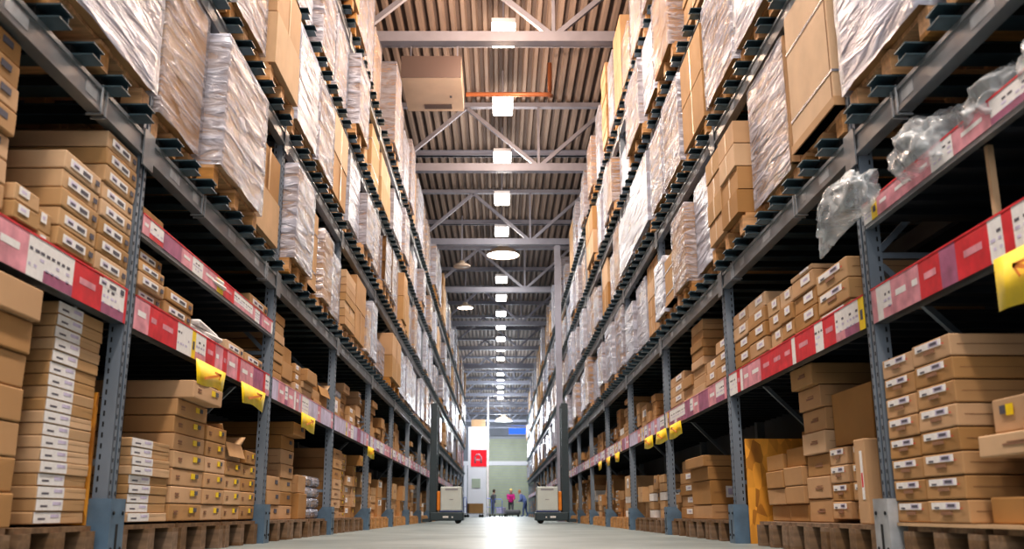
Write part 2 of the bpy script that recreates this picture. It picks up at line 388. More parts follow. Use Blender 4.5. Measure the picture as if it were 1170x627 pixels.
def rack(s):
    n = NB[s]
    root = tag(empty('pallet_rack', (0, 0, 0)), 'long blue-grey steel pallet rack with four beam levels lining the %s side of the aisle' % SN[s], 'pallet rack')
    un, uf, br = upright_mesh(s, True), upright_mesh(s, False), brace_mesh(s)
    gb, gg = guard_mesh(s, 'guard'), guard_mesh(s, 'guard_grey')
    bm = beam_mesh(s, .12); rb = MB(); rb.box(s * 2.79, s * 2.84, .052, BAYW - .052, 0, .12, 'beam'); rb = rb.mesh('rear_beam')
    dk = deck_mesh(s, BAYW); bars = bar_mesh(s)
    rm = MB(); rm.box(s * 1.80, s * 1.83, .055, BAYW - .055, 0, .165, 'beam'); rm.box(s * 1.80, s * 1.86, .055, BAYW - .055, 0, .008, 'beam'); rm = rm.mesh('shelf_rail')
    r2 = MB(); r2.box(s * 1.80, s * 1.83, .055, BAYW - .055, -.02, .105, 'beam'); r2 = r2.mesh('shelf_rail')
    for k in range(0, n + 1):
        y = BAY0 + BAYW * (k - 1)
        u = link('upright', un if k < 6 else uf, root, (0, y, 0)); link('brace', br, u)
        link('foot_guard', gg if (s, k) in ((1, 1),) else gb, root, (0, y, 0))
    stuff = MB(); cnt = 0
    for b in range(n):
        y = BAY0 + BAYW * (b - 1)
        for lv, (z0, z1) in enumerate(LEVELS):
            o = link('beam', bm, root, (0, y, z0)); link('rear_beam', rb, o)
            for q in range(9):
                yy = .22 + q * .312
                if b < 4 and b > -1 and cnt < 100 and not (b == 0 and q < 2):
                    link('support_bar', bars, root, (0, y + yy, z1)); cnt += 1
                else:
                    x0, x1 = 1.70, 2.86; Y = y + yy
                    stuff.box(s * x0, s * x1, Y - .055, Y + .055, z1 + .052, z1 + .06, 'bar'); stuff.box(s * x0, s * x1, Y - .055, Y + .055, z1, z1 + .007, 'bar')
                    stuff.box(s * (x0 + .015), s * x1, Y + .048, Y + .055, z1 + .007, z1 + .052, 'bar')
        link('shelf_deck', dk, root, (0, y, 1.195))
        o = link('shelf_rail', rm, root, (0, y, 1.10))
        link('price_strip', strip(s, BAYW, .165, (s, b) in WARM, 7 + b * 3 + s), o)
        if (s, b) in ((-1, 1), (1, 0)):
            link('shelf_deck', dk, root, (0, y, 1.62)); o = link('shelf_rail', r2, root, (0, y, 1.59)); link('price_strip', strip(s, BAYW, .10, True, 4 + s), o)
    o = stuff.obj('support_bar', root); o['kind'] = 'stuff'
    # plastic ties round the near beams
    for b, q in ((0, 2.35), (1, .9), (1, 2.5)):
        y = BAY0 + BAYW * (b - 1) + q
        m = MB()
        for d in (0, .05):
            m.box(s * 1.780, s * 1.788, y + d, y + d + .012, 1.95, 2.09, 'guard_grey'); m.box(s * 1.780, s * 1.85, y + d, y + d + .012, 1.948, 1.956, 'guard_grey')
        m.obj('cable_tie', root)
    return root
racks = {s: rack(s) for s in (-1, 1)}

# ------------------------------------------------------------------ pallets
def pallet_geo(w, d, h, wd='wood'):
    """w along the aisle, d into the rack; returns list of (name, MB)"""
    out = []; t = MB(); nb = 7
    for i in range(5): 
        bw = d / 5 * .78; x = -d / 2 + (i + .5) * d / 5
        t.box(x - bw / 2, x + bw / 2, -w / 2, w / 2, h - .022, h, wd)
    for y in (-w / 2, -.05, w / 2 - .1): t.box(-d / 2, d / 2, y, y + .1, h - .044, h - .022, wd)
    out.append(('top_deck', t, (0, 0, 0)))
    for x in (-d / 2 + .05, 0, d / 2 - .05):
        for y in (-w / 2 + .05, 0, w / 2 - .05):
            m = MB(); m.box(-.05, .05, -.05, .05, .022, h - .044, wd); out.append(('block', m, (x, y, 0)))
    for y in (-w / 2, -.05, w / 2 - .1):
        m = MB(); m.box(-d / 2, d / 2, y, y + .1, 0, .022, wd); out.append(('bottom_board', m, (0, 0, 0)))
    return out
PC = {}
NPAL = [0]; PSTUFF = MB()
def pallet(s, y0, y1, z, xf, label, group, near, h=.144, d=1.05, floor=False):
    w = round((y1 - y0) / .05) * .05; w = min(w, y1 - y0)
    cy = (y0 + y1) / 2; cx = s * (xf + d / 2)
    key = (round(w, 2), h, d, near)
    if key not in PC:
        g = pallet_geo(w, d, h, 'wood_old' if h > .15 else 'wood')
        if near: PC[key] = [(n, m.mesh(n), l) for n, m, l in g]
        else:
            a = MB()
            for n, m, l in g:
                for nm in m.names: a.mi(nm)
                b = len(a.v); a.v += [(v[0] + l[0], v[1] + l[1], v[2] + l[2]) for v in m.v]
                a.f += [tuple(i + b for i in f) for f in m.f]; a.m += m.m; a.smooth += m.smooth
            PC[key] = (a, a.mesh('pallet'))
    if near:
        r = empty('pallet', (cx, cy, z))
        for n, me, l in PC[key]: link(n, me, r, l)
    else:
        a, me = PC[key]
        if NPAL[0] >= 300:
            mi = PSTUFF.mi('wood'); b = len(PSTUFF.v); PSTUFF.v += [(v[0] + cx, v[1] + cy, v[2] + z) for v in a.v]
            PSTUFF.f += [tuple(i + b for i in f) for f in a.f]; PSTUFF.m += [mi] * len(a.f); PSTUFF.smooth += a.smooth
            return
        r = link('pallet', me, None, (cx, cy, z))
    NPAL[0] += 1
    tag(r, label, 'pallet', group)

# ------------------------------------------------------------------ palletised loads
def shell(m, w, d, h, mt, near, s, bulge=.0, y=0):
    """film skin round a w*d*h block"""
    if not near:
        m.box(-d / 2, d / 2, y - w / 2, y + w / 2, -.02, h, mt); return
    n1 = max(5, int(w / .06)); n2 = max(6, int(h / .06)); n3 = 8
    per = []
    for i in range(n1): per.append((-s * d / 2, -w / 2 + w * i / n1))       # aisle face first
    for i in range(n3): per.append((-s * d / 2 + s * d * i / n3, w / 2))
    for i in range(n1): per.append((s * d / 2, w / 2 - w * i / n1))
    for i in range(n3): per.append((s * d / 2 - s * d * i / n3, -w / 2))
    P = len(per); vs = []; fs = []; off = R.random() * 50
    for j in range(n2 + 1):
        z = -.03 + (h + .03) * j / n2
        for i, (px, py) in enumerate(per):
            a = noise.noise(Vector((px * 4 + off, py * 4 + z * 5, z * 9))) * .005 + noise.noise(Vector((px * 12 + off, py * 9, z * 14 + py * 8))) * .003
            k = 1 + (a + .004 + bulge * math.sin(PI * j / n2)) / (max(w, d) / 2)
            vs.append((px * k, py * k + y, z + (a * 2 if j == 0 else 0)))
    for j in range(n2):
        for i in range(P): fs.append((j * P + i, j * P + (i + 1) % P, (j + 1) * P + (i + 1) % P, (j + 1) * P + i))
    fs.append(tuple(n2 * P + i for i in range(P)))
    m.add(vs, fs, mt, True)
def load(s, y0, y1, z, h, xf, kind, label, group, near, d=1.0):
    w = y1 - y0; root = empty('pallet_load', (s * (xf + d / 2), (y0 + y1) / 2, z))
    tag(root, label, 'pallet load', group)
    fx = -s * d / 2                         # local x of the aisle face
    def part(n, m): return m.obj(n, root)
    if kind == 'film' or kind == 'dense':
        m = MB(); m.box(-d / 2 + .01, d / 2 - .01, -w / 2 + .01, w / 2 - .01, 0, h - .01, 'card')
        nr = R.choice([2, 3, 4, 6])
        for i in range(1, nr): 
            m.box(-d / 2 + .007, d / 2 - .007, -w / 2 + .007, w / 2 - .007, h * i / nr - .004, h * i / nr + .004, 'edge')
        if w > .8: m.box(-d / 2 + .007, d / 2 - .007, -.004, .004, 0, h - .01, 'edge')
        part('carton_block', m)
        m = MB(); shell(m, w, d, h, 'film' if kind == 'film' else 'film_dense', near, s); part('stretch_film', m)
    elif kind == 'thin':
        nr = R.choice([2, 3, 5]); nc = 1 if w < .75 else 2
        for i in range(nr):
            for j in range(nc):
                m = MB(); m.box(-d / 2 + .01, d / 2 - .01, -w / 2 + .01 + w * j / nc, -w / 2 - .004 + w * (j + 1) / nc, h * i / nr + .002, h * (i + 1) / nr - .004, R.choice(['card', 'card', 'card_pale'])); part('carton', m)
        m = MB(); shell(m, w, d, h, 'film_thin', near, s); part('stretch_film', m)
    elif kind == 'stripe':                  # thin flat cartons piled, film round them
        nr = max(6, int(h / .06)); m = MB()
        for i in range(nr):
            e = R.uniform(0, .015); m.box(-d / 2 + .012 + e, d / 2 - .012 - e, -w / 2 + .012 + e, w / 2 - .012 - e, h * i / nr, h * (i + 1) / nr - .012, 'card_pale')
            m.box(-d / 2 + .03, d / 2 - .03, -w / 2 + .03, w / 2 - .03, h * (i + 1) / nr - .013, h * (i + 1) / nr, 'edge')
        part('flat_cartons', m)
        for q in (-1, 1):
            for e in (-1, 1):
                m = MB(); m.box(q * (d / 2 - .05), q * d / 2, e * (w / 2 - .05), e * w / 2, 0, h, 'card'); part('edge_protector', m)
        m = MB(); shell(m, w, d, h, 'film', near, s)
        # film hangs on the aisle face only, the side stays open
        part('stretch_film', m) if not near else None
        if near:
            m = MB(); n1, n2 = 14, 16; vs = []; fs = []; off = R.random() * 9
            for j in range(n2 + 1):
                for i in range(n1 + 1):
                    yy = -w / 2 + w * i / n1; zz = -.05 + (h + .05) * j / n2
                    vs.append((fx - s * (.008 + .006 * abs(noise.noise(Vector((yy * 7 + off, zz * 9, 0))))), yy, zz))
            for j in range(n2):
                for i in range(n1): a = j * (n1 + 1) + i; fs.append((a, a + 1, a + n1 + 2, a + n1 + 1))
            m.add(vs, fs, 'film', True); part('stretch_film', m)
    elif kind == 'strap':                   # one big carton with bands
        m = MB(); m.box(-d / 2, d / 2, -w / 2, w / 2, 0, h, 'card_pale'); m.box(fx - s * .002, fx, -w / 2 + .02, -w / 2 + .03, 0, h, 'edge'); o = part('big_carton', m)
        if near: bv(o, .03)
        m = MB()
        for q in (.22, .72): m.box(-d / 2 - .003, d / 2 + .003, -w / 2 - .003, w / 2 + .003, h * q, h * q + .014, 'chrome')
        part('strap', m)
        m = MB(); m.box(-d / 2 - .008, d / 2 + .008, -w / 2 - .008, w / 2 + .008, 0, .05, 'card'); part('base_tray', m)
    else:                                   # 'cartons': open stack, columns x rows
        nc, nr = {'cartons': (2, 4), 'tall': (1, 2), 'flat': (1, 7)}[kind]
        for i in range(nr):
            for j in range(nc):
                e = R.uniform(-.008, .008)
                m = MB(); m.box(-d / 2 + .012 + e, d / 2 - .012 + e, -w / 2 + .004 + w * j / nc, -w / 2 - .004 + w * (j + 1) / nc, h * i / nr + .002, h * (i + 1) / nr - .005, R.choice(['card', 'card_pale']))
                ym = -w / 2 + w * (j + .5) / nc
                m.box(fx + s * (.010 + e), fx + s * (.012 + e), ym - .02, ym + .02, h * i / nr + .004, h * (i + 1) / nr - .008, 'tape')
                o = part('carton', m)
                if near: bv(o, .006)
def bv(o, w):
    b = o.modifiers.new('b', 'BEVEL'); b.width = w; b.segments = 2; b.limit_method = 'ANGLE'
KD = {'film': 'milky film-wrapped load of cartons', 'dense': 'white tightly wrapped pallet load', 'thin': 'brown cartons under thin clear film',
      'stripe': 'flat cartons piled in stripes behind film', 'strap': 'big tan carton held by two bands', 'cartons': 'open stack of brown cartons',
      'tall': 'two tall brown cartons stacked', 'flat': 'pile of wide flat brown cartons'}
LV = ['lowest', 'second', 'third', 'top']
POS = {1: ['only'], 2: ['nearer', 'farther'], 3: ['first', 'middle', 'last'], 4: ['first', 'second', 'third', 'last']}
HERO = {  # (side, level, bay): [(y0, y1, height, kind, overhang)]
 (-1, 0, 0): [(2.2, 3.28, .86, 'thin', 0), (3.36, 4.46, .92, 'dense', 0)],
 (-1, 0, 1): [(4.64, 5.34, .90, 'thin', .05), (5.42, 6.46, .86, 'film', -.05), (6.62, 7.42, .74, 'tall', .05)],
 (-1, 0, 2): [(7.58, 8.36, .82, 'film', -.04), (8.42, 9.02, .78, 'strap', .05), (9.08, 9.66, .70, 'thin', 0), (9.72, 10.36, .66, 'film', .04)],
 (-1, 0, 3): [(10.55, 11.3, .66, 'flat', 0), (11.36, 12.2, .80, 'tall', 0), (12.3, 12.75, .6, 'thin', 0), (12.8, 13.35, .78, 'dense', 0)],
 (-1, 1, 1): [(4.64, 5.6, .90, 'film', 0), (5.66, 6.46, .92, 'film', 0), (6.58, 7.42, .88, 'tall', -.05)],
 (-1, 1, 2): [(7.58, 8.5, .90, 'dense', 0), (8.56, 9.4, .86, 'film', 0), (9.46, 10.36, .9, 'tall', 0)],
 (1, 0, 0): [(2.4, 3.4, .90, 'film', 0), (3.55, 4.46, .95, 'dense', 0)],
 (1, 0, 1): [(4.62, 5.34, .90, 'strap', .02), (5.44, 6.30, .86, 'stripe', .04), (6.44, 7.42, .72, 'cartons', -.05)],
 (1, 0, 2): [(7.58, 8.26, .80, 'dense', .04), (8.38, 9.1, .74, 'thin', -.03), (9.16, 9.7, .50, 'strap', 0), (9.75, 10.36, .6, 'dense', 0)],
 (1, 1, 1): [(4.64, 5.5, .92, 'film', 0), (5.56, 6.4, .92, 'dense', 0), (6.46, 7.42, .90, 'film', 0)],
 (1, 1, 2): [(7.58, 8.5, .90, 'tall', 0), (8.56, 9.5, .90, 'film', 0), (9.56, 10.36, .84, 'film', 0)],
 (1, 3, 3): [(10.6, 11.5, 1.15, 'film', 0), (11.7, 12.4, .7, 'thin', 0), (12.5, 13.35, 1.25, 'tall', 0)],
}
for s in (-1, 1):
    order = [(b, lv) for b in range(NB[s]) for lv in range(4)]
    for b, lv in order:
        if b == 0 and lv > 1: continue
        ya, yb = bay_range(b); ya += .09; yb -= .09
        z = LEVELS[lv][1] + .060
        spec = HERO.get((s, lv, b))
        if not spec:
            n = R.choice([3, 3, 3, 3, 2, 4]) if b < 10 else R.choice([2, 3])
            ws = [R.uniform(.75, 1) for _ in range(n)]; tot = sum(ws); gp = R.choice([.08, .14, .2]) if n < 4 else .06; L = yb - ya - gp * (n - 1); y = ya; spec = []
            top = 1.45 if lv == 3 else .93
            for q in ws:
                w = L * q / tot
                k = R.choices(['film', 'dense', 'thin', 'stripe', 'strap', 'cartons', 'tall', 'flat'], [34, 26, 16, 5, 3, 4, 9, 3])[0]
                hh = top * R.uniform(.72, .99) if R.random() < .85 else top * R.uniform(.45, .7)
                if not (b > 2 and R.random() < .03): spec.append((y, y + w, hh, k, R.uniform(-.03, .09) if s == 1 and b in (7, 8, 9) else R.uniform(-.08, .09)))
                y += w + gp
        for i, (a, c, hh, k, ov) in enumerate(spec):
            hh = hh if lv == 3 else min(hh, .90); xf = 1.735 + ov; near = b < 3 or (b == 3 and lv > 1)
            lab = '%s, %s on %s beam level, %s rack, %s bay' % (KD[k], POS[len(spec)][i], LV[lv], SN[s], ORD[b + 1])
            pallet(s, a, c, z + .001, xf + .035, 'wooden pallet under the %s load on %s beam level, %s rack, %s bay' % (POS[len(spec)][i], LV[lv], SN[s], ORD[b + 1]), 'pallets on the beams', b < 3 and not (b == 2 and lv > 1))
            load(s, a + .004, c - .004, z + .148, hh - .02, xf, k, lab, 'pallet loads on the beams', near)

# ------------------------------------------------------------------ cartons
CST = MB(); NC = [0]
MARK = {
 'half': [(.0, .5, .08, .96, 'white'), (.07, .2, .34, .5, 'ink'), (.3, .46, .52, .78, 'lilac')],
 'yel': [(.13, .24, .50, .60, 'print'), (.13, .24, .38, .43, 'print'), (.60, .72, .46, .78, 'yellow'), (.73, .83, .52, .76, 'ink')],
 'strip': [(.14, .72, .26, .70, 'white'), (.2, .36, .36, .60, 'lilac'), (.22, .34, .38, .5, 'ink'), (.46, .66, .38, .56, 'ink'), (.82, .92, .34, .62, 'ink')],
 'bar': [(.20, .90, .58, .88, 'white'), (.27, .52, .63, .84, 'lilac'), (.30, .48, .68, .80, 'ink'), (.70, .82, .62, .69, 'ink'), (.38, .66, .34, .50, 'print'), (.12, .17, .60, .63, 'red')],
 'dot': [(.62, .82, .46, .74, 'ink')],
 'white': [(.15, .55, .4, .85, 'white'), (.22, .42, .55, .7, 'lilac')],
 'txt': [(.3, .62, .42, .5, 'print'), (.3, .55, .54, .58, 'print')],
 'none': [],
}
def carton(s, y0, y1, z0, z1, xf, d, st, label, group, near=True, cm='card', rz=0, stuff=False, lid=False):
    g = .0015; w = y1 - y0 - 2 * g; h = z1 - z0 - .001; cx = s * (xf + d / 2); cy = (y0 + y1) / 2
    if stuff:
        m = CST; m.box(cx - d / 2, cx + d / 2, cy - w / 2, cy + w / 2, z0, z0 + h - .004, cm)
        for f0, f1, v0, v1, mm in MARK[st][:2]:
            fx = cx - s * d / 2; m.box(fx - s * .002, fx, cy - w / 2 + w * f0, cy - w / 2 + w * f1, z0 + h * v0, z0 + h * v1, mm)
        return
    m = MB(); m.box(-d / 2, d / 2, -w / 2, w / 2, 0, h - .003, cm, jit=.003 if near else 0)
    fx = -s * d / 2
    if lid: m.box(-d / 2 - .003, d / 2 + .0, -w / 2 + .001, w / 2 - .001, h * .55, h - .001, cm)
    o = m.obj('carton', None, (cx, cy, z0), rz)
    if near: bv(o, min(.006, h * .08))
    NC[0] += 1
    tag(o, label, 'carton', group)
    if MARK[st]:
        lm = MB(); e = .0045 if lid else .0015
        for i, (f0, f1, v0, v1, mm) in enumerate(MARK[st]):
            q = e + .0006 * i; lm.box(fx - s * q - s * .002, fx - s * q + s*.001, -w / 2 + w * f0, -w / 2 + w * f1, h * v0, h * v1, mm)
        lm.obj('label', o)
    if near and h > .085 and st in ('none', 'bar', 'dot', 'txt'):
        tm = MB(); tm.box(-d / 2 - .0012, d / 2 + .0012, -.025, .025, h * .0 + .004, h - .0025, 'tape') if False else tm.box(-d / 2 + .03, d / 2 - .03, -w / 2 - .0022, -w / 2, h * .5 - .001, h * .5 + .001, 'edge')
        tm.obj('seam', o)
    return o
def stack(s, y0, y1, z0, hs, xf, d, st, where, near=True, cm=None, jit=.008, group=None, adj=None, lid=False, stuff=False, over=None):
    """a column of cartons, bottom to top"""
    A = adj or {'half': 'flat brown carton with white label', 'yel': 'brown carton with yellow sticker', 'strip': 'tan carton with long white label',
         'bar': 'brown carton with barcode label', 'dot': 'brown carton with dark print', 'white': 'brown carton with white sticker', 'txt': 'plain printed carton', 'none': 'plain brown carton'}[st]
    z = z0; n = len(hs)
    for i, h in enumerate(hs):
        px = R.uniform(-jit, jit); a, b = y0, y1
        if over and i == n - 1: px = -over; b = y1 + over * 0
        o_ = 'bottom one' if i == 0 else 'topmost' if i == n - 1 else '%s up' % ORD[i + 1]
        if n == 1: o_ = 'alone'
        carton(s, a + R.uniform(0, .004), b - R.uniform(0, .004), z, z + h, xf + px, d, st, '%s, %s, %s' % (A, o_, where), group or 'cartons ' + where, near, cm or ('card' if R.random() < .8 else 'card_pale'), 0, stuff, lid)
        z += h
    return z
def rng(n, h, v=.06): return [h * R.uniform(1 - v, 1 + v) for _ in range(n)]
FL = .166     # top of the floor pallets
# --- left, floor
stack(-1, 3.18, 3.68, FL, [.13] * 6 + [.13], 1.83, .9, 'none', 'left edge stack beside the tall pile', over=.03, cm='card')
stack(-1, 3.92, 4.40, FL + .01, [.0505] * 17 + [.055], 1.86, .62, 'half', 'tall flat pile left of first post', lid=True, cm='card_pale', jit=.006)
stack(-1, 4.84, 5.42, FL + .01, [.0462] * 9, 1.84, .6, 'half', 'low pile right of first left post', lid=True, cm='card_pale')
stack(-1, 5.46, 6.04, FL + .01, [.098] * 7 + [.104], 1.84, .9, 'yel', 'first column of left stickered stack', over=.09)
stack(-1, 6.06, 6.51, FL + .01, [.098] * 6, 1.84, .8, 'yel', 'second column of left stickered stack')
stack(-1, 6.53, 6.96, FL + .01, [.098] * 4, 1.84, .7, 'yel', 'third column of left stickered stack')
stack(-1, 6.98, 7.40, FL + .01, [.098] * 4, 1.85, .7, 'yel', 'fourth column of left stickered stack')
# flung-open cartons on top of the stickered stack
def open_carton(s, y0, y1, z, xf, d, h, label, tilt=0, cm='card', flaps=.14):
    w = y1 - y0; root = tag(empty('open_carton', (s * (xf + d / 2), (y0 + y1) / 2, z)), label, 'carton'); root.rotation_euler = (tilt, 0, R.uniform(-.06, .06))
    m = MB(); t = .006
    m.box(-d / 2, d / 2, -w / 2, w / 2, 0, t, cm)
    for q in (-1, 1):
        m.box(q * (d / 2 - t), q * d / 2, -w / 2, w / 2, t, h, cm); m.box(-d / 2 + t, d / 2 - t, q * (w / 2 - t), q * w / 2, t, h, cm)
    m.obj('carton_body', root)
    for q, an in ((-1, .9), (1, .5)):
        f = MB(); f.add([(-d / 2, q * w / 2, h), (d / 2, q * w / 2, h), (d / 2, q * (w / 2 + flaps * math.cos(an)), h + flaps * math.sin(an)), (-d / 2, q * (w / 2 + flaps * math.cos(an)), h + flaps * math.sin(an))], [(0, 1, 2, 3)], 'card_pale')
        o = f.obj('flap', root); sd = o.modifiers.new('s', 'SOLIDIFY'); sd.thickness = .005
    f = MB(); f.add([(-s * d / 2, -w / 2, h), (-s * d / 2, w / 2, h), (-s * (d / 2 + flaps * .25), w / 2, h - flaps * .7), (-s * (d / 2 + flaps * .25), -w / 2, h - flaps * .7)], [(0, 1, 2, 3)], cm)
    o = f.obj('flap', root); sd = o.modifiers.new('s', 'SOLIDIFY'); sd.thickness = .005
open_carton(-1, 6.55, 6.95, FL + .405, 1.86, .5, .12, 'open carton with raised flaps on top of left stickered stack', tilt=0)
carton(-1, 6.99, 7.36, FL + .404, FL + .50, 1.84, .45, 'yel', 'stickered carton lying loose beside the open carton, left stickered stack', None, rz=.06)
# OSB sheets
def sheet(x, y, z, w, h, label, rx=0, lean=0):
    m = MB(); m.box(-w / 2, w / 2, -.009, .009, 0, h, 'osb'); o = m.obj('chipboard_sheet', None, (x, y, z)); o.rotation_euler = (rx, lean, 0); tag(o, label, 'board')
sheet(-2.08, 4.452, FL, .42, .60, 'orange-brown chipboard sheet between the tall flat pile and left post')
sheet(2.12, 7.36, .0, .50, .77, 'orange-brown chipboard sheet standing on the floor beside right post', 0)
# left bay 3
def flatboard(s, y0, y1, z0, z1, x0, x1, label):
    m = MB(); m.box(s * x0, s * x1, y0, y1, z0, z1, 'card'); tag(m.obj('cardboard_panel'), label, 'cardboard')
m = MB(); m.box(0, .42, -.006, .006, 0, .40, 'card'); tag(m.obj('cardboard_panel', None, (-2.35, 7.64, FL)), 'flat cardboard panel standing behind the second left post', 'cardboard')
stack(-1, 8.12, 8.62, FL, rng(3, .125), 1.93, .5, 'dot', 'low column near the second left post')
stack(-1, 8.66, 9.20, FL, rng(6, .125) + [.12], 1.95, .8, 'dot', 'tall column of third left bay', over=.10)
stack(-1, 9.24, 9.62, FL, [.24, .17], 1.9, .8, 'none', 'carton pair in third left bay')
def bundle(s, y0, y1, z0, n, h, xf, d, where):
    for i in range(n):
        root = tag(empty('wrapped_bundle', (s * (xf + d / 2), (y0 + y1) / 2, z0 + i * h)), 'white film-wrapped bundle, %s, %s' % (ORD[i + 1] + ' from below', where), 'bundle', 'bundles ' + where)
        w = y1 - y0 - .006; m = MB(); m.box(-d / 2 + .02, d / 2 - .02, -w / 2 + .02, w / 2 - .02, .004, h - .012, 'card_pale'); o = m.obj('carton', root); bv(o, .02)
        m = MB(); m.box(-d / 2, d / 2, -w / 2, w / 2, 0, h - .004, 'film'); o = m.obj('stretch_film', root); bv(o, .035)
bundle(-1, 9.64, 9.96, FL, 4, .105, 1.9, .5, 'third left bay')
bundle(-1, 9.98, 10.34, FL, 4, .105, 1.9, .5, 'behind, third left bay')
# --- right, floor
stack(1, 4.135, 4.47, FL + .015, [.092] * 8, 1.805, .75, 'bar', 'far column of labelled stack right of post', jit=.004, cm='card')
stack(1, 3.77, 4.125, FL + .015, [.093] * 8, 1.80, 1.0, 'bar', 'near column of labelled stack at right', jit=.004, cm='card')
stack(1, 3.30, 3.70, FL + .015, [.10], 1.86, .8, 'none', 'lower right corner pile')
stack(1, 3.30, 3.62, FL + .12, [.13], 2.0, .7, 'none', 'lower right corner pile, set back')
stack(1, 3.20, 3.68, FL + .255, [.085], 1.82, .7, 'txt', 'lower right corner pile, jutting out')
stack(1, 3.26, 3.66, FL + .345, [.13], 1.88, .7, 'yel', 'upper part of lower right corner pile')
stack(1, 5.38, 5.68, FL + .02, [.10, .10, .10, .10], 1.93, .85, 'bar', 'middle column right floor stack', cm='card')
stack(1, 5.06, 5.36, FL + .02, [.10, .10, .10, .10], 1.95, .85, 'bar', 'near column right floor stack', cm='card')
stack(1, 5.06, 5.68, FL + .43, [.31], 1.97, .85, 'none', 'large carton upper right floor stack')
m = MB(); m.box(0, .10, -.07, .07, 0, .42, 'card'); o = m.obj('carton', None, (1.83, 4.93, FL)); bv(o, .006); tag(o, 'narrow upright carton with thin white label beside the right post', 'carton')
m = MB(); m.box(-.002, 0, -.035, -.005, .12, .36, 'white'); m.box(-.0025, -.0015, -.03, -.01, .18, .25, 'red'); m.obj('label', o)
stack(1, 5.72, 6.14, FL - .0, rng(7, .135, .03), 1.93, .9, 'txt', 'second column right floor stack', jit=.02, over=.05)
stack(1, 6.16, 6.56, FL - .0, rng(4, .115, .08), 1.93, .8, 'none', 'third column right floor stack', jit=.02)
stack(1, 6.58, 7.0, FL - .0, rng(4, .115, .08), 1.93, .7, 'none', 'fourth column right floor stack', jit=.02)
stack(1, 6.6, 7.0, FL + .50, [.13], 2.2, .6, 'none', 'loose carton on the fourth right column')
m = MB(); m.box(0, .95, -.56, .56, 0, .014, 'card_pale'); tag(m.obj('cardboard_sheet', None, (1.80, 3.90, .1645)), 'thin pale board between the labelled carton stack and its pallet, right', 'board')
# bay 3 right : wide cartons facing the camera
stack(1, 8.72, 9.55, FL, [.13, .215, .12, .10], 1.88, .95, 'none', 'wide stack on low pallet, third right bay', jit=.02, over=.05)
m = MB(); m.box(0, .13, -.003, 0, 0, .10, 'white'); m.box(.02, .11, -.004, -.003, .025, .08, 'lilac')
lab = m.obj('carton_label', None, (2.02, 8.717, FL + .19)); tag(lab, 'square white paper label on the side of a wide brown carton', 'label')
stack(1, 9.58, 10.3, FL, rng(5, .12), 1.92, .8, 'white', 'behind the wide stack, third right bay', jit=.02)

# --- left deck shelf
SH = 1.197
stack(-1, 2.95, 3.32, SH, [.094] * 8, 1.81, .7, 'dot', 'left edge shelf stack', jit=.012, cm='card')
stack(-1, 3.36, 3.56, SH, [.085, .07, .07], 1.80, .32, 'white', 'small shelf boxes, near column', cm='card_pale')
stack(-1, 3.57, 3.69, SH, [.10, .09], 1.80, .3, 'white', 'small shelf boxes, far column', cm='card_pale')
stack(-1, 3.72, 4.09, SH, [.0825] * 6, 1.80, .62, 'strip', 'lower shelf stack left of first post', jit=.004, cm='card_pale')
stack(-1, 4.11, 4.48, SH, [.0825] * 9, 1.80, .9, 'strip', 'high shelf stack left of first post', jit=.004, cm='card_pale')
# left bay 1 deck
stack(-1, 4.64, 5.02, SH, [.075, .06, .075, .06, .07], 1.82, .6, 'strip', 'first column, second left shelf bay', jit=.015)
stack(-1, 5.06, 5.52, SH, [.075, .075, .075], 1.82, .6, 'strip', 'second column, second left shelf bay', jit=.01)
stack(-1, 6.28, 6.72, SH, [.08, .075], 1.82, .6, 'strip', 'fourth column, second left shelf bay', cm='card_pale')
stack(-1, 6.80, 7.30, SH, [.08, .075], 1.82, .6, 'strip', 'fifth column, second left shelf bay', cm='card_pale')
def packets(s, y0, y1, z, n, h, xf, d, where):
    for i in range(n):
        m = MB(); w = y1 - y0; m.box(-d / 2, d / 2, -w / 2, w / 2, 0, h * .92, 'white'); o = m.obj('white_packet', None, (s * (xf + d / 2) + R.uniform(-.02, .02), (y0 + y1) / 2 + R.uniform(-.03, .03), z + i * h), R.uniform(-.1, .1)); bv(o, h * .4)
        tag(o, 'flat white paper packet, %s from below, %s' % (ORD[i + 1], where), 'packet', 'packets ' + where)
packets(-1, 5.65, 6.2, SH, 5, .034, 1.83, .35, 'second left shelf bay')
# left bay 1 mid shelf
MS = 1.622
stack(-1, 4.66, 5.0, MS, [.07, .07], 1.83, .5, 'none', 'middle shelf right of first left post', jit=.015)
stack(-1, 5.0, 5.25, MS, [.12], 2.0, .5, 'none', 'dark corner of left middle shelf', cm='card_dark')
stack(-1, 5.30, 5.70, MS, [.075], 1.82, .5, 'none', 'flat on the left middle shelf')
packets(-1, 5.74, 6.05, MS, 3, .03, 1.80, .3, 'left middle shelf')
stack(-1, 6.82, 7.36, MS, [.08, .09], 1.82, .5, 'strip', 'end of left middle shelf', jit=.01)
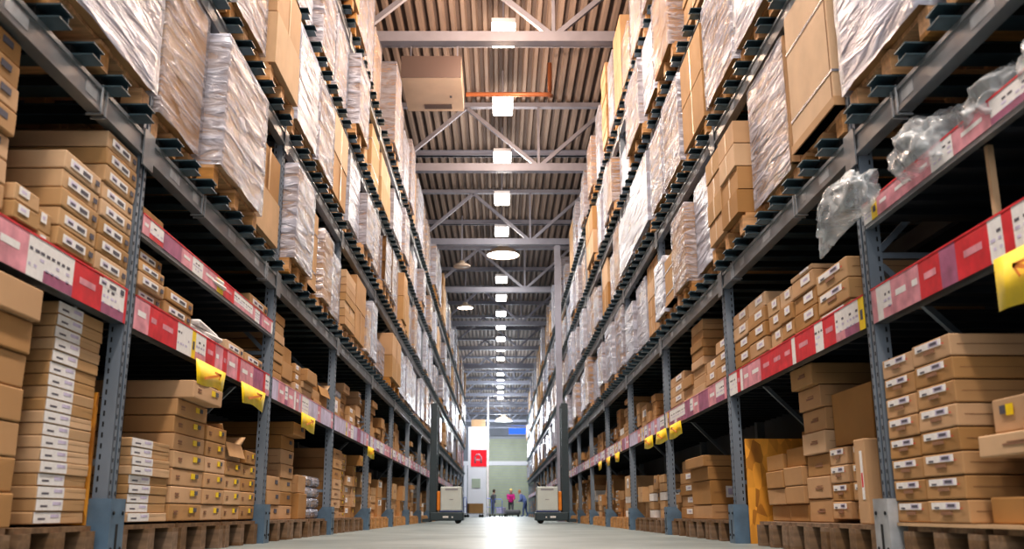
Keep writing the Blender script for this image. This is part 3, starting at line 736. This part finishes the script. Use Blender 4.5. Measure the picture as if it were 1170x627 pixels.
# --- right deck shelf
stack(1, 3.75, 4.40, SH, [.085, .08], 2.0, .6, 'none', 'shelf behind red rail, first right bay')
stack(1, 4.86, 5.36, SH, [.115, .115, .115], 1.83, .7, 'bar', 'near column, second right shelf bay', jit=.004, cm='card_pale')
stack(1, 5.42, 5.84, SH, [.105] * 4 + [.03], 1.84, .7, 'white', 'second column, second right shelf bay', jit=.008)
stack(1, 5.86, 6.12, SH, [.105] * 4, 1.84, .6, 'white', 'third column, second right shelf bay', jit=.008)
stack(1, 6.14, 6.40, SH, [.105] * 4, 1.84, .6, 'white', 'fourth column, second right shelf bay', jit=.008)
stack(1, 6.46, 6.92, SH, [.105] * 5, 1.84, .8, 'white', 'fifth column, second right shelf bay', jit=.008)
stack(1, 6.94, 7.40, SH, [.105] * 5, 1.84, .8, 'white', 'sixth column, second right shelf bay', jit=.008)
stack(1, 7.60, 8.02, SH, [.105] * 4, 1.84, .8, 'white', 'first column, third right shelf bay', jit=.008)
stack(1, 8.04, 8.44, SH, [.105] * 3, 1.84, .8, 'white', 'second column, third right shelf bay', jit=.008)
stack(1, 8.50, 9.02, SH, [.08] * 8 + [.1], 1.84, .8, 'none', 'tall column, third right shelf bay', jit=.015)
stack(1, 9.06, 9.50, SH, [.105] * 3, 1.84, .8, 'none', 'fourth column, third right shelf bay', jit=.015)
stack(1, 9.54, 10.3, SH, [.105] * 4, 1.84, .8, 'white', 'last column, third right shelf bay', jit=.015)
# --- left deck bay 2
stack(-1, 7.62, 8.05, SH, [.08] * 8, 1.84, .8, 'none', 'first column, third left shelf bay', jit=.012)
stack(-1, 8.09, 8.50, SH, [.15, .15, .14], 1.86, .8, 'none', 'second column, third left shelf bay', jit=.012)
stack(-1, 8.54, 8.82, SH, [.085] * 4, 1.84, .5, 'white', 'third column, third left shelf bay', jit=.012)
stack(-1, 8.86, 9.34, SH, [.10, .06, .06, .12], 1.84, .7, 'none', 'fourth column, third left shelf bay', jit=.04, over=.05)
stack(-1, 9.38, 9.80, SH, [.12, .10], 1.84, .7, 'none', 'fifth column, third left shelf bay', jit=.03)
open_carton(-1, 9.84, 10.26, SH, 1.86, .6, .30, 'open-topped carton at the end of the third left shelf bay')

# --- procedural fill of remaining bays
def fill(s, b, z0, maxh, floor):
    ya, yb = bay_range(b); y = ya + .12; yb -= .33 if floor else .12; col = 1
    lvl = 'floor' if floor else 'shelf'
    while y < yb - .25:
        w = R.uniform(.30, .62); 
        if y + w > yb: w = yb - y
        full = NC[0] >= 286 or b > 7
        r = R.random(); cap = maxh * R.uniform(.45, 1.0)
        h = R.choice([.07, .09, .11, .13, .16, .2]) if R.random() < .85 else .28
        n = max(1, int(cap / h)); st = R.choice(['none', 'none', 'txt', 'white', 'dot', 'strip', 'yel'] if not floor else ['none', 'txt', 'dot', 'white', 'bar', 'yel'])
        where = 'in %s column, %s %s bay %s' % (ORD[col], SN[s], lvl, ORD[b + 1])
        if r < .16:
            if full: 
                for i in range(min(n, 7)): 
                    hh = .1; CST.box(s * 1.9, s * 2.4, y + .005, y + w - .005, z0 + i * hh, z0 + i * hh + hh - .01, 'white' if R.random() < .6 else 'card_pale')
            else: bundle(s, y + .004, y + w - .004, z0, min(6, max(2, int(cap / .11))), .11, 1.9, .5, where)
        elif r < .93 or full:
            stack(s, y, y + w, z0, rng(n, h, .05), 1.90 + R.uniform(-.03, .05), R.uniform(.5, .85), st, where, near=False, stuff=full, jit=.02, over=R.choice([None, None, None, .05, .08]), cm=R.choice(['card', 'card', 'card_pale']))
        y += w + R.choice([.015, .03, .03, .12]); col += 1
for b in range(3, 20):
    for s in (-1, 1):
        if b < NB[s]: fill(s, b, FL, .86, True); fill(s, b, SH, .68, False)
for s in (-1, 1):
    for b in range(NB[s]):
        # floor pallets
        ya, yb = bay_range(b); near = b < 4
        if b == 0: ya = 2.9 - .1
        en = .55 if (s, b) == (1, 1) else .10 if b < 3 else .30
        n = 3 if b else 2; L = (yb - ya - .13 - en) / n - .04; y = ya + .13
        for i in range(n):
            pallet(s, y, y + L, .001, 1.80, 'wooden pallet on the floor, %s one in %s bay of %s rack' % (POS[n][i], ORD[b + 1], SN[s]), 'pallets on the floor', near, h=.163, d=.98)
            y += L + .04
cs = CST.obj('carton'); tag(cs, 'brown cartons and pale bundles packed in the far bays of both racks', 'cartons', None, 'stuff')
if PSTUFF.v: tag(PSTUFF.obj('pallet'), 'wooden pallets under the loads and stacks of the farthest bays', 'pallets', None, 'stuff')

# ------------------------------------------------------------------ bags on the right middle shelf
def bag(x, y, z, sx, sy, sz, label, seed, parent=None, droop=0, knot=True):
    import bmesh
    bm = bmesh.new(); bmesh.ops.create_icosphere(bm, subdivisions=5, radius=1)
    for v in bm.verts:
        p = v.co.copy(); q = p * 1.3 + Vector((seed, seed * .7, 0)); c = 0
        n = noise.noise(q) * .35 + c
        for f, a in ((1.5, .30), (3.4, .10)): n += a * (.35 - abs(noise.noise(q * f + Vector((0, seed, 3)))) * 1.6)
        k = 1 + n
        zz = p.z * k
        if zz < -.55: zz = -.55 + (zz + .55) * .06
        v.co = Vector((p.x * k * sx, p.y * k * sy, (zz + .58) * sz))
        if droop:
            w_ = max(0, v.co.y / sy - .1); v.co.z -= w_ * w_ * droop; v.co.x *= 1 - .25 * min(1, w_)
    me = bpy.data.meshes.new('plastic_bag'); bm.to_mesh(me); bm.free(); me.materials.append(M['bagfilm'])
    for p in me.polygons: p.use_smooth = True
    o = link('plastic_bag', me, None, (x, y, z)); tag(o, label, 'plastic bag')
    if knot:
        m = MB(); pts = [(0, 0, sz * 1.1), (.02, .03, sz * 1.5), (-.03, .05, sz * 1.9)]
        for i in range(7):
            a = i * 2 * PI / 7; m.add([(0, 0, sz * 1.15), (.05 * math.cos(a), .05 * math.sin(a), sz * 1.6 + .02 * (i % 3)), (.05 * math.cos(a + .8), .05 * math.sin(a + .8), sz * 1.55)], [(0, 1, 2)], 'bagfilm')
        m.obj('bag_neck', o)
    return o
bag(1.685, 4.42, 1.60, .085, .33, .13, 'clear plastic bag drooping over the red rail beside the first right post', 1.3, droop=.11, knot=False)
bag(1.88, 3.82, 1.622, .17, .24, .17, 'bulging clear plastic bag in the middle of the right middle shelf', 4.1, knot=False)
bag(1.93, 3.32, 1.622, .16, .22, .13, 'clear plastic bag with upright neck near the right photo edge', 7.7)
bag(1.90, 2.92, 1.622, .12, .15, .12, 'small clear plastic bag at the right end of the middle shelf', 9.2, knot=False)
bag(1.92, 2.92, SH, .12, .14, .14, 'clear plastic bag on the shelf above the yellow sale sign', 5.2, knot=False)
m = MB(); m.box(-.12, .12, -.14, .14, 0, .19, 'card'); o = m.obj('carton', None, (2.17, 3.02, MS)); bv(o, .006); tag(o, 'plain brown carton behind the plastic bags on the right middle shelf', 'carton')
m = MB(); m.box(-.012, .012, -.012, .012, 0, .385, 'card_pale'); tag(m.obj('prop_stick', None, (1.87, 3.42, SH)), 'thin pale stick propping the right middle shelf', 'stick')
# ------------------------------------------------------------------ yellow sale signs under the shelf rails
def sale_sign(s, y0, y1, label, i, h=.135):
    w = y1 - y0; m = MB(); n = 8; vs = []; fs = []
    for j in range(n + 1):
        for k in range(2):
            t = j / n; vs.append((-s * (.012 + .018 * math.sin(t * 3 + i) * (1 - k)), -w / 2 + w * t, -h * (1 - k) - .012 * (1 - k) * math.sin(t * 5 + i)))
    for j in range(n): fs.append((2 * j, 2 * j + 1, 2 * j + 3, 2 * j + 2))
    m.add(vs, fs, 'yellow', True)
    root = empty('sale_sign', (s * 1.775, (y0 + y1) / 2, 1.095)); tag(root, label, 'sign')
    o = m.obj('sign_sheet', root); sd = o.modifiers.new('s', 'SOLIDIFY'); sd.thickness = .002; sd.offset = 0
    a = MB(); X = -s * .034
    for (p, q, r) in (((-.30, -.75), (.22, -.30), .1), ((.22, -.30), (.02, -.30), .07), ((.22, -.30), (.16, -.52), .07)):
        a.bar((X, p[0] * w, p[1] * h), (X, q[0] * w, q[1] * h), .003, r * .16, 'orange')
    a.obj('arrow_mark', root)
sale_sign(1, 2.72, 3.29, 'large yellow sale sign with orange arrow hanging at the right photo edge', 0, .2)
for i, (s, a, b, lab) in enumerate([(-1, 5.5, 6.12, 'first yellow sale sign from the camera under the left shelf rail'), (-1, 6.5, 7.2, 'second yellow sale sign under the left shelf rail'),
    (-1, 8.55, 9.2, 'third yellow sale sign under the left shelf rail'), (1, 9.35, 9.95, 'first yellow sale sign of three beneath right shelf rail'), (1, 10.2, 10.8, 'second of three yellow sale signs beneath right shelf rail'),
    (1, 11.1, 11.7, 'third of three yellow sale signs beneath right shelf rail'), (1, 14.2, 14.8, 'first yellow sign of the farther right group'), (1, 15.4, 16.0, 'second yellow sign of the farther right group'),
    (1, 16.7, 17.3, 'third yellow sign of the farther right group'), (-1, 13.0, 13.6, 'fourth and farthest yellow sale sign under the left shelf rail')]):
    sale_sign(s, a, b, lab, i + 1)

# ------------------------------------------------------------------ pallet stackers
def stacker(s, lab):
    """profile view; forks point into the rack"""
    root = tag(empty('pallet_stacker', (s * 1.2, 21.6, 0)), lab, 'forklift')
    def B(n, *a): 
        m = MB(); m.box(*a); o = m.obj(n, root); bv(o, .02); return o
    # local x: positive toward the rack
    g = lambda a: s * a
    B('chassis', g(-.42), g(.30), -.36, .36, .06, .24, 'truckdark')
    b = B('battery_body', g(-.38), g(.08), -.33, .33, .27, .78, 'truckgrey')
    m = MB(); m.box(g(-.30), g(-.02), -.333, -.33, .70, .74, 'greypaint'); m.box(g(-.2), g(-.12), -.333, -.33, .5, .515, 'greypaint'); m.obj('vent', b)
    B('skirt', g(-.40), g(.10), -.34, .34, .24, .275, 'truckblue')
    B('side_panel', g(.085), g(.16), -.3, .3, .27, .68, 'orange')
    m = MB()
    for q in (-.27, .27): m.box(g(.17), g(.32), q - .04, q + .04, .1, 2.58, 'truckdark')
    for z in (.3, 1.2, 2.0, 2.54): m.box(g(.18), g(.30), -.27, .27, z, z + .06, 'truckdark')
    m.obj('mast', root)
    m = MB(); m.tube([(g(.24), 0, .2), (g(.24), 0, 2.3)], .03, 'chrome'); m.obj('lift_cylinder', root)
    for q in (-.25, .25):
        m = MB(); m.box(g(.30), g(.47), q - .06, q + .06, .03, .10, 'truckdark'); m.obj('fork', root)
    for q in (-.28, .28):
        m = MB(); m.lathe((g(-.3), q, .06), [(.001, -.04), (.06, -.04), (.06, .04), (.001, .04)], 'rubber', 16, 'y'); m.obj('wheel', root)
    m = MB(); m.tube([(g(-.3), 0, .78), (g(-.36), 0, .86), (g(-.36), .08, .88)], .02, 'rubber'); m.lathe((g(-.22), 0, .78), [(.05, 0), (.05, .05), (.001, .07)], 'rubber'); m.obj('tiller', root)
    m = MB(); m.box(g(-.10), g(.02), -.363, -.36, .12, .16, 'white'); m.box(g(-.2), g(-.17), -.363, -.36, .12, .15, 'white'); m.obj('data_plate', root)
stacker(-1, 'grey and dark pallet stacker with orange panel parked at the left rack')
stacker(1, 'grey and dark pallet stacker with orange panel parked at the right rack')

# ------------------------------------------------------------------ sign tower and far end
root = tag(empty('sign_tower', (-1.25, 55, 0)), 'white tower with a red lit sign panel at the far left end of the aisle', 'sign')
m = MB(); m.box(-.52, .52, 0, .6, 0, 5.0, 'signwhite'); m.obj('tower_body', root)
m = MB(); m.box(-.35, .52, -.03, 0, 2.78, 3.7, 'redsign'); o = m.obj('red_panel', root)
a = MB(); a.tube([(-.12, -.045, 2.95), (-.12, -.045, 3.3), (-.02, -.045, 3.45), (.12, -.045, 3.45), (.22, -.045, 3.3), (.22, -.045, 2.95)], .05, 'pink'); a.box(-.12, .22, -.05, -.03, 3.1, 3.2, 'pink'); a.obj('panel_figure', o)
m = MB(); m.box(-.3, .18, -.03, 0, 1.6, 2.1, 'plaque'); m.obj('plaque', root)
m = MB(); m.box(-.35, .45, .05, .55, 5.005, 5.42, 'card'); tag(m.obj('carton', None, (-1.25, 55, 0)), 'brown carton on top of the white sign tower', 'carton')
m = MB(); m.box(-3.0, 3.0, -.08, .08, 0, .26, 'signwhite'); m.box(-2.9, -2.7, -.08, .08, -3.25, 0, 'signwhite'); m.box(2.7, 2.9, -.08, .08, -3.25, 0, 'signwhite'); tag(m.obj('portal_beam', None, (.6, 63.5, 3.25)), 'white horizontal portal beam across the far end of the aisle', 'beam')

def person(x, y, joints, label, cloth, rz=0):
    """joints: pelvis-rooted skeleton; body grown with Skin"""
    root = tag(empty('person', (x, y, 0), rz), label, 'person')
    V, E, rad = joints
    me = bpy.data.meshes.new('body'); me.from_pydata(V, E, []); o = link('body', me, root)
    me.materials.append(M[cloth[0]])
    o.modifiers.new('s', 'SKIN'); sv = me.skin_vertices[0].data
    for i, r in enumerate(rad): sv[i].radius = (r, r)
    sv[0].use_root = True
    ss = o.modifiers.new('u', 'SUBSURF'); ss.levels = 1; ss.render_levels = 2
    return root, o
def human(x, y, lean, label, top, legs, hair, rz, step=.12, arms='fwd', head_turn=0, H=1.66):
    k = H / 1.7; sn, cs = math.sin(lean), math.cos(lean)
    def up(f, u, z): # torso coordinates pivoting at pelvis (facing +x)
        return (f * cs + z * sn, u, .92 + z * cs - f * sn)
    J = [(0, 0, .92), up(0, 0, .22), up(0, 0, .46), up(0, 0, .56), up(.02, 0, .62),
         up(0, .17, .46), up(0, -.17, .46)]
    if arms == 'fwd': J += [up(.12, .20, .24), up(.34, .18, .22), up(.12, -.20, .24), up(.34, -.18, .22)]
    else: J += [up(.02, .22, .2), up(.10, .22, -.03), up(.02, -.22, .2), up(.10, -.22, -.03)]
    J += [(0, .10, .86), (step * .6 + .03, .10, .47), (step, .10, .08), (step + .15, .10, .04), (0, -.10, .86), (-step * .3 + .03, -.10, .47), (-step, -.10, .08), (-step + .15, -.10, .04)]
    J = [(a * k, b * k, c * k) for a, b, c in J]
    E = [(0, 1), (1, 2), (2, 3), (3, 4), (2, 5), (2, 6), (5, 7), (7, 8), (6, 9), (9, 10), (0, 11), (11, 12), (12, 13), (13, 14), (0, 15), (15, 16), (16, 17), (17, 18)]
    rd = [.13, .115, .11, .045, .04, .06, .065, .045, .032, .045, .032, .095, .065, .045, .035, .095, .065, .045, .035]
    root, o = person(x, y, (J, E, rd), label, [legs], rz)
    # jacket / top as a shell over the torso and arms
    tv = [J[i] for i in (1, 0, 2, 5, 7, 8, 6, 9, 10)]; te = [(0, 1), (0, 2), (2, 3), (3, 4), (4, 5), (2, 6), (6, 7), (7, 8)]
    me = bpy.data.meshes.new('top'); me.from_pydata(tv, te, []); t = link('top', me, root); me.materials.append(M[top]); t.modifiers.new('s', 'SKIN'); sv = me.skin_vertices[0].data
    for i, r in enumerate([.165, .165, .175, .105, .075, .05, .105, .075, .05]): sv[i].radius = (r, r)
    sv[0].use_root = True; t.modifiers.new('u', 'SUBSURF').render_levels = 2
    nk = MB(); nk.tube([Vector(J[3]) - Vector((0, 0, .09)), J[3], Vector(J[4]) + Vector((.01, 0, .06))], .056, 'skin', 12); nk.obj('neck', root)
    h = Vector(J[4]) + Vector((.02 + sn * .08, 0, .10 * cs)); m = MB()
    m.lathe(h, [(.001, -.12), (.05, -.11), (.075, -.05), (.08, .02), (.07, .08), (.04, .115), (.001, .125)], 'skin', 14)
    m.lathe(h + Vector((.082, 0, -.01)), [(.001, -.02), (.013, -.015), (.008, .03), (.001, .035)], 'skin', 8)
    for q in (-1, 1):
        m.lathe(h + Vector((.072, q * .03, .015)), [(.001, -.008), (.009, 0), (.001, .008)], 'ink', 8); m.lathe(h + Vector((0, q * .08, 0)), [(.001, -.03), (.014, 0), (.001, .03)], 'skin', 8)
    m.box(h.x + .072, h.x + .078, h.y - .025, h.y + .025, h.z - .062, h.z - .055, 'red'); m.obj('head', root)
    m = MB(); m.lathe(h + Vector((-.018, 0, .02)), [(.078, -.06), (.092, -.01), (.09, .05), (.065, .105), (.001, .135)], hair, 14); m.obj('hair', root)
    for i in (8, 10):
        a = Vector(J[i]); m = MB(); m.box(a.x, a.x + .07, a.y - .035, a.y + .035, a.z - .035, a.z - .008, 'skin')
        for q in range(4): m.tube([(a.x + .065, a.y - .027 + q * .018, a.z - .02), (a.x + .11, a.y - .027 + q * .018, a.z - .03), (a.x + .12, a.y - .027 + q * .018, a.z - .055)], .008, 'skin', 6)
        m.tube([(a.x + .02, a.y + .035, a.z - .02), (a.x + .06, a.y + .06, a.z - .04)], .01, 'skin', 6); m.obj('hand', root)
human(1.62, 61.0, .55, 'person in a blue jacket and jeans with reddish hair bending forward, far end of aisle', 'jacket', 'denim', 'hair_red', PI * .9)
human(.72, 60.6, .12, 'person in a magenta top with blond hair behind a low dark cart, far end', 'magenta', 'greycloth', 'hair_blond', -PI / 2, step=.05, H=1.6)
human(-.42, 62.0, .1, 'person in dark clothes with dark hair standing left of the far roller door', 'greycloth', 'greycloth', 'hair_dark', .4, step=.05, H=1.6, arms='down')

def trolley(x, y, rz, lab, deckm='greypaint', tall=True):
    root = tag(empty('flat_trolley', (x, y, 0), rz), lab, 'trolley')
    m = MB(); m.box(-.5, .5, -.3, .3, .17, .21, deckm); o = m.obj('platform', root); bv(o, .02)
    m = MB(); m.tube([(-.48, -.27, .2), (-.5, -.27, .95), (-.5, -.2, 1.03), (-.5, .2, 1.03), (-.5, .27, .95), (-.48, .27, .2)], .02, 'cartblue'); m.tube([(-.49, -.27, .55), (-.49, .27, .55)], .014, 'cartblue'); m.obj('handle', root)
    for a in (-.4, .4):
        for b in (-.24, .24):
            m = MB(); m.lathe((a, b, .07), [(.001, -.02), (.07, -.02), (.07, .02), (.001, .02)], 'rubber', 14, 'y'); m.bar((a, b, .07), (a, b, .18), .03, .03, 'chrome'); m.obj('caster', root)
trolley(-1.35, 52.4, .3, 'flat trolley with blue handle loaded with a carton before the sign tower')
m = MB(); m.box(-.35, .42, -.25, .25, 0, .5, 'card'); tag(m.obj('carton', None, (-1.33, 52.4, .212), .3), 'brown carton riding on the flat trolley at far left', 'carton')
trolley(-.95, 56.0, 2.2, 'empty flat trolley with blue handle right of the sign tower')
trolley(.1, 59.5, 1.2, 'flat trolley with blue handle in the middle of the far aisle end')
m = MB(); m.box(-.28, .3, -.22, .22, 0, .35, 'lilac'); o = m.obj('carton', None, (.1, 59.5, .212), 1.2); bv(o, .03); tag(o, 'pale lilac box riding on the middle trolley at the far end', 'box')
root = tag(empty('low_cart', (.75, 59.8, 0)), 'low dark rounded cart in front of the person in magenta', 'cart')
m = MB(); m.box(-.55, .55, -.3, .3, .12, .42, 'greycloth'); o = m.obj('cart_body', root); bv(o, .12)
for a in (-.4, .4):
    m = MB(); m.lathe((a, -.2, .07), [(.001, -.02), (.07, -.02), (.07, .02), (.001, .02)], 'rubber', 14, 'y'); m.obj('wheel', root)

# ------------------------------------------------------------------ lights
def point(x, y, z, e, col, r=.25):
    l = bpy.data.lights.new('l', 'POINT'); l.energy = e; l.color = col; l.shadow_soft_size = r
    o = bpy.data.objects.new('lamp_or_fill_light', l); C.objects.link(o); o.location = (x, y, z)
def spot(x, y, z, e, col):
    l = bpy.data.lights.new('l', 'SPOT'); l.energy = e; l.color = col; l.shadow_soft_size = .25; l.spot_size = math.radians(125); l.spot_blend = 1
    o = bpy.data.objects.new('lamp_or_fill_light', l); C.objects.link(o); o.location = (x, y, z)
def area(x, y, z, sx, sy, e, col, rot=(0, 0, 0)):
    l = bpy.data.lights.new('a', 'AREA'); l.shape = 'RECTANGLE'; l.size = sx; l.size_y = sy; l.energy = e; l.color = col
    o = bpy.data.objects.new('lamp_or_fill_light', l); C.objects.link(o); o.location = (x, y, z); o.rotation_euler = rot
for i in range(-6, 19, 1):
    y = 14.8 + 2.93 * i
    warm = (1, .84, .70) if y < 20 else (1, .90, .80) if y < 30 else (.86, .92, 1)
    point(.07, y, 7.5, 190 if y < 16 else 110 if y < 22 else 40 if y < 30 else 8, (1, .70, .50) if y < 19 else warm); spot(.07, y, 7.9, 500 if y < 28 else 370, (1, .95, .90) if y < 34 else (.98, .96, .95))
for y in (53, 58, 66, 76, 84): point(.1, y, 5.5, 300 if y < 70 else 800, (.88, .95, 1), .5)  # added fill points that brighten the sign tower and far door
area(0, -3.5, 3.2, 4.5, 4, 190, (1, .94, .88), (math.radians(68), 0, 0))  # unseen fill light added behind the camera for the near fronts
w = bpy.data.worlds.new('world'); bpy.context.scene.world = w; w.use_nodes = True
w.node_tree.nodes['Background'].inputs[0].default_value = (.75, .82, 1, 1); w.node_tree.nodes['Background'].inputs[1].default_value = .5

# ------------------------------------------------------------------ camera
cd = bpy.data.cameras.new('camera'); cam = bpy.data.objects.new('camera', cd); C.objects.link(cam)
cd.sensor_width = 36; cd.lens = 1090 / 1170 * 36; cd.shift_x = 14.5 / 1170; cd.clip_start = .05; cd.clip_end = 300
cam.location = (0, 0, .22); cam.rotation_euler = (PI / 2 + math.atan(272.5 / 1090), 0, 0)
cd.dof.use_dof = True; cd.dof.focus_distance = 9; cd.dof.aperture_fstop = 2.8
sc = bpy.context.scene; sc.camera = cam
sc.view_settings.view_transform = 'Standard'; sc.view_settings.look = 'None'; sc.view_settings.exposure = .22
try: sc.view_settings.look = 'Medium High Contrast'
except Exception: pass
sc.cycles.max_bounces = 6; sc.cycles.transparent_max_bounces = 12; sc.cycles.sample_clamp_indirect = 6
sc.cycles.caustics_reflective = False; sc.cycles.caustics_refractive = False
sc.cycles.use_denoising = True
print('cartons', NC[0], 'pallets', NPAL[0])
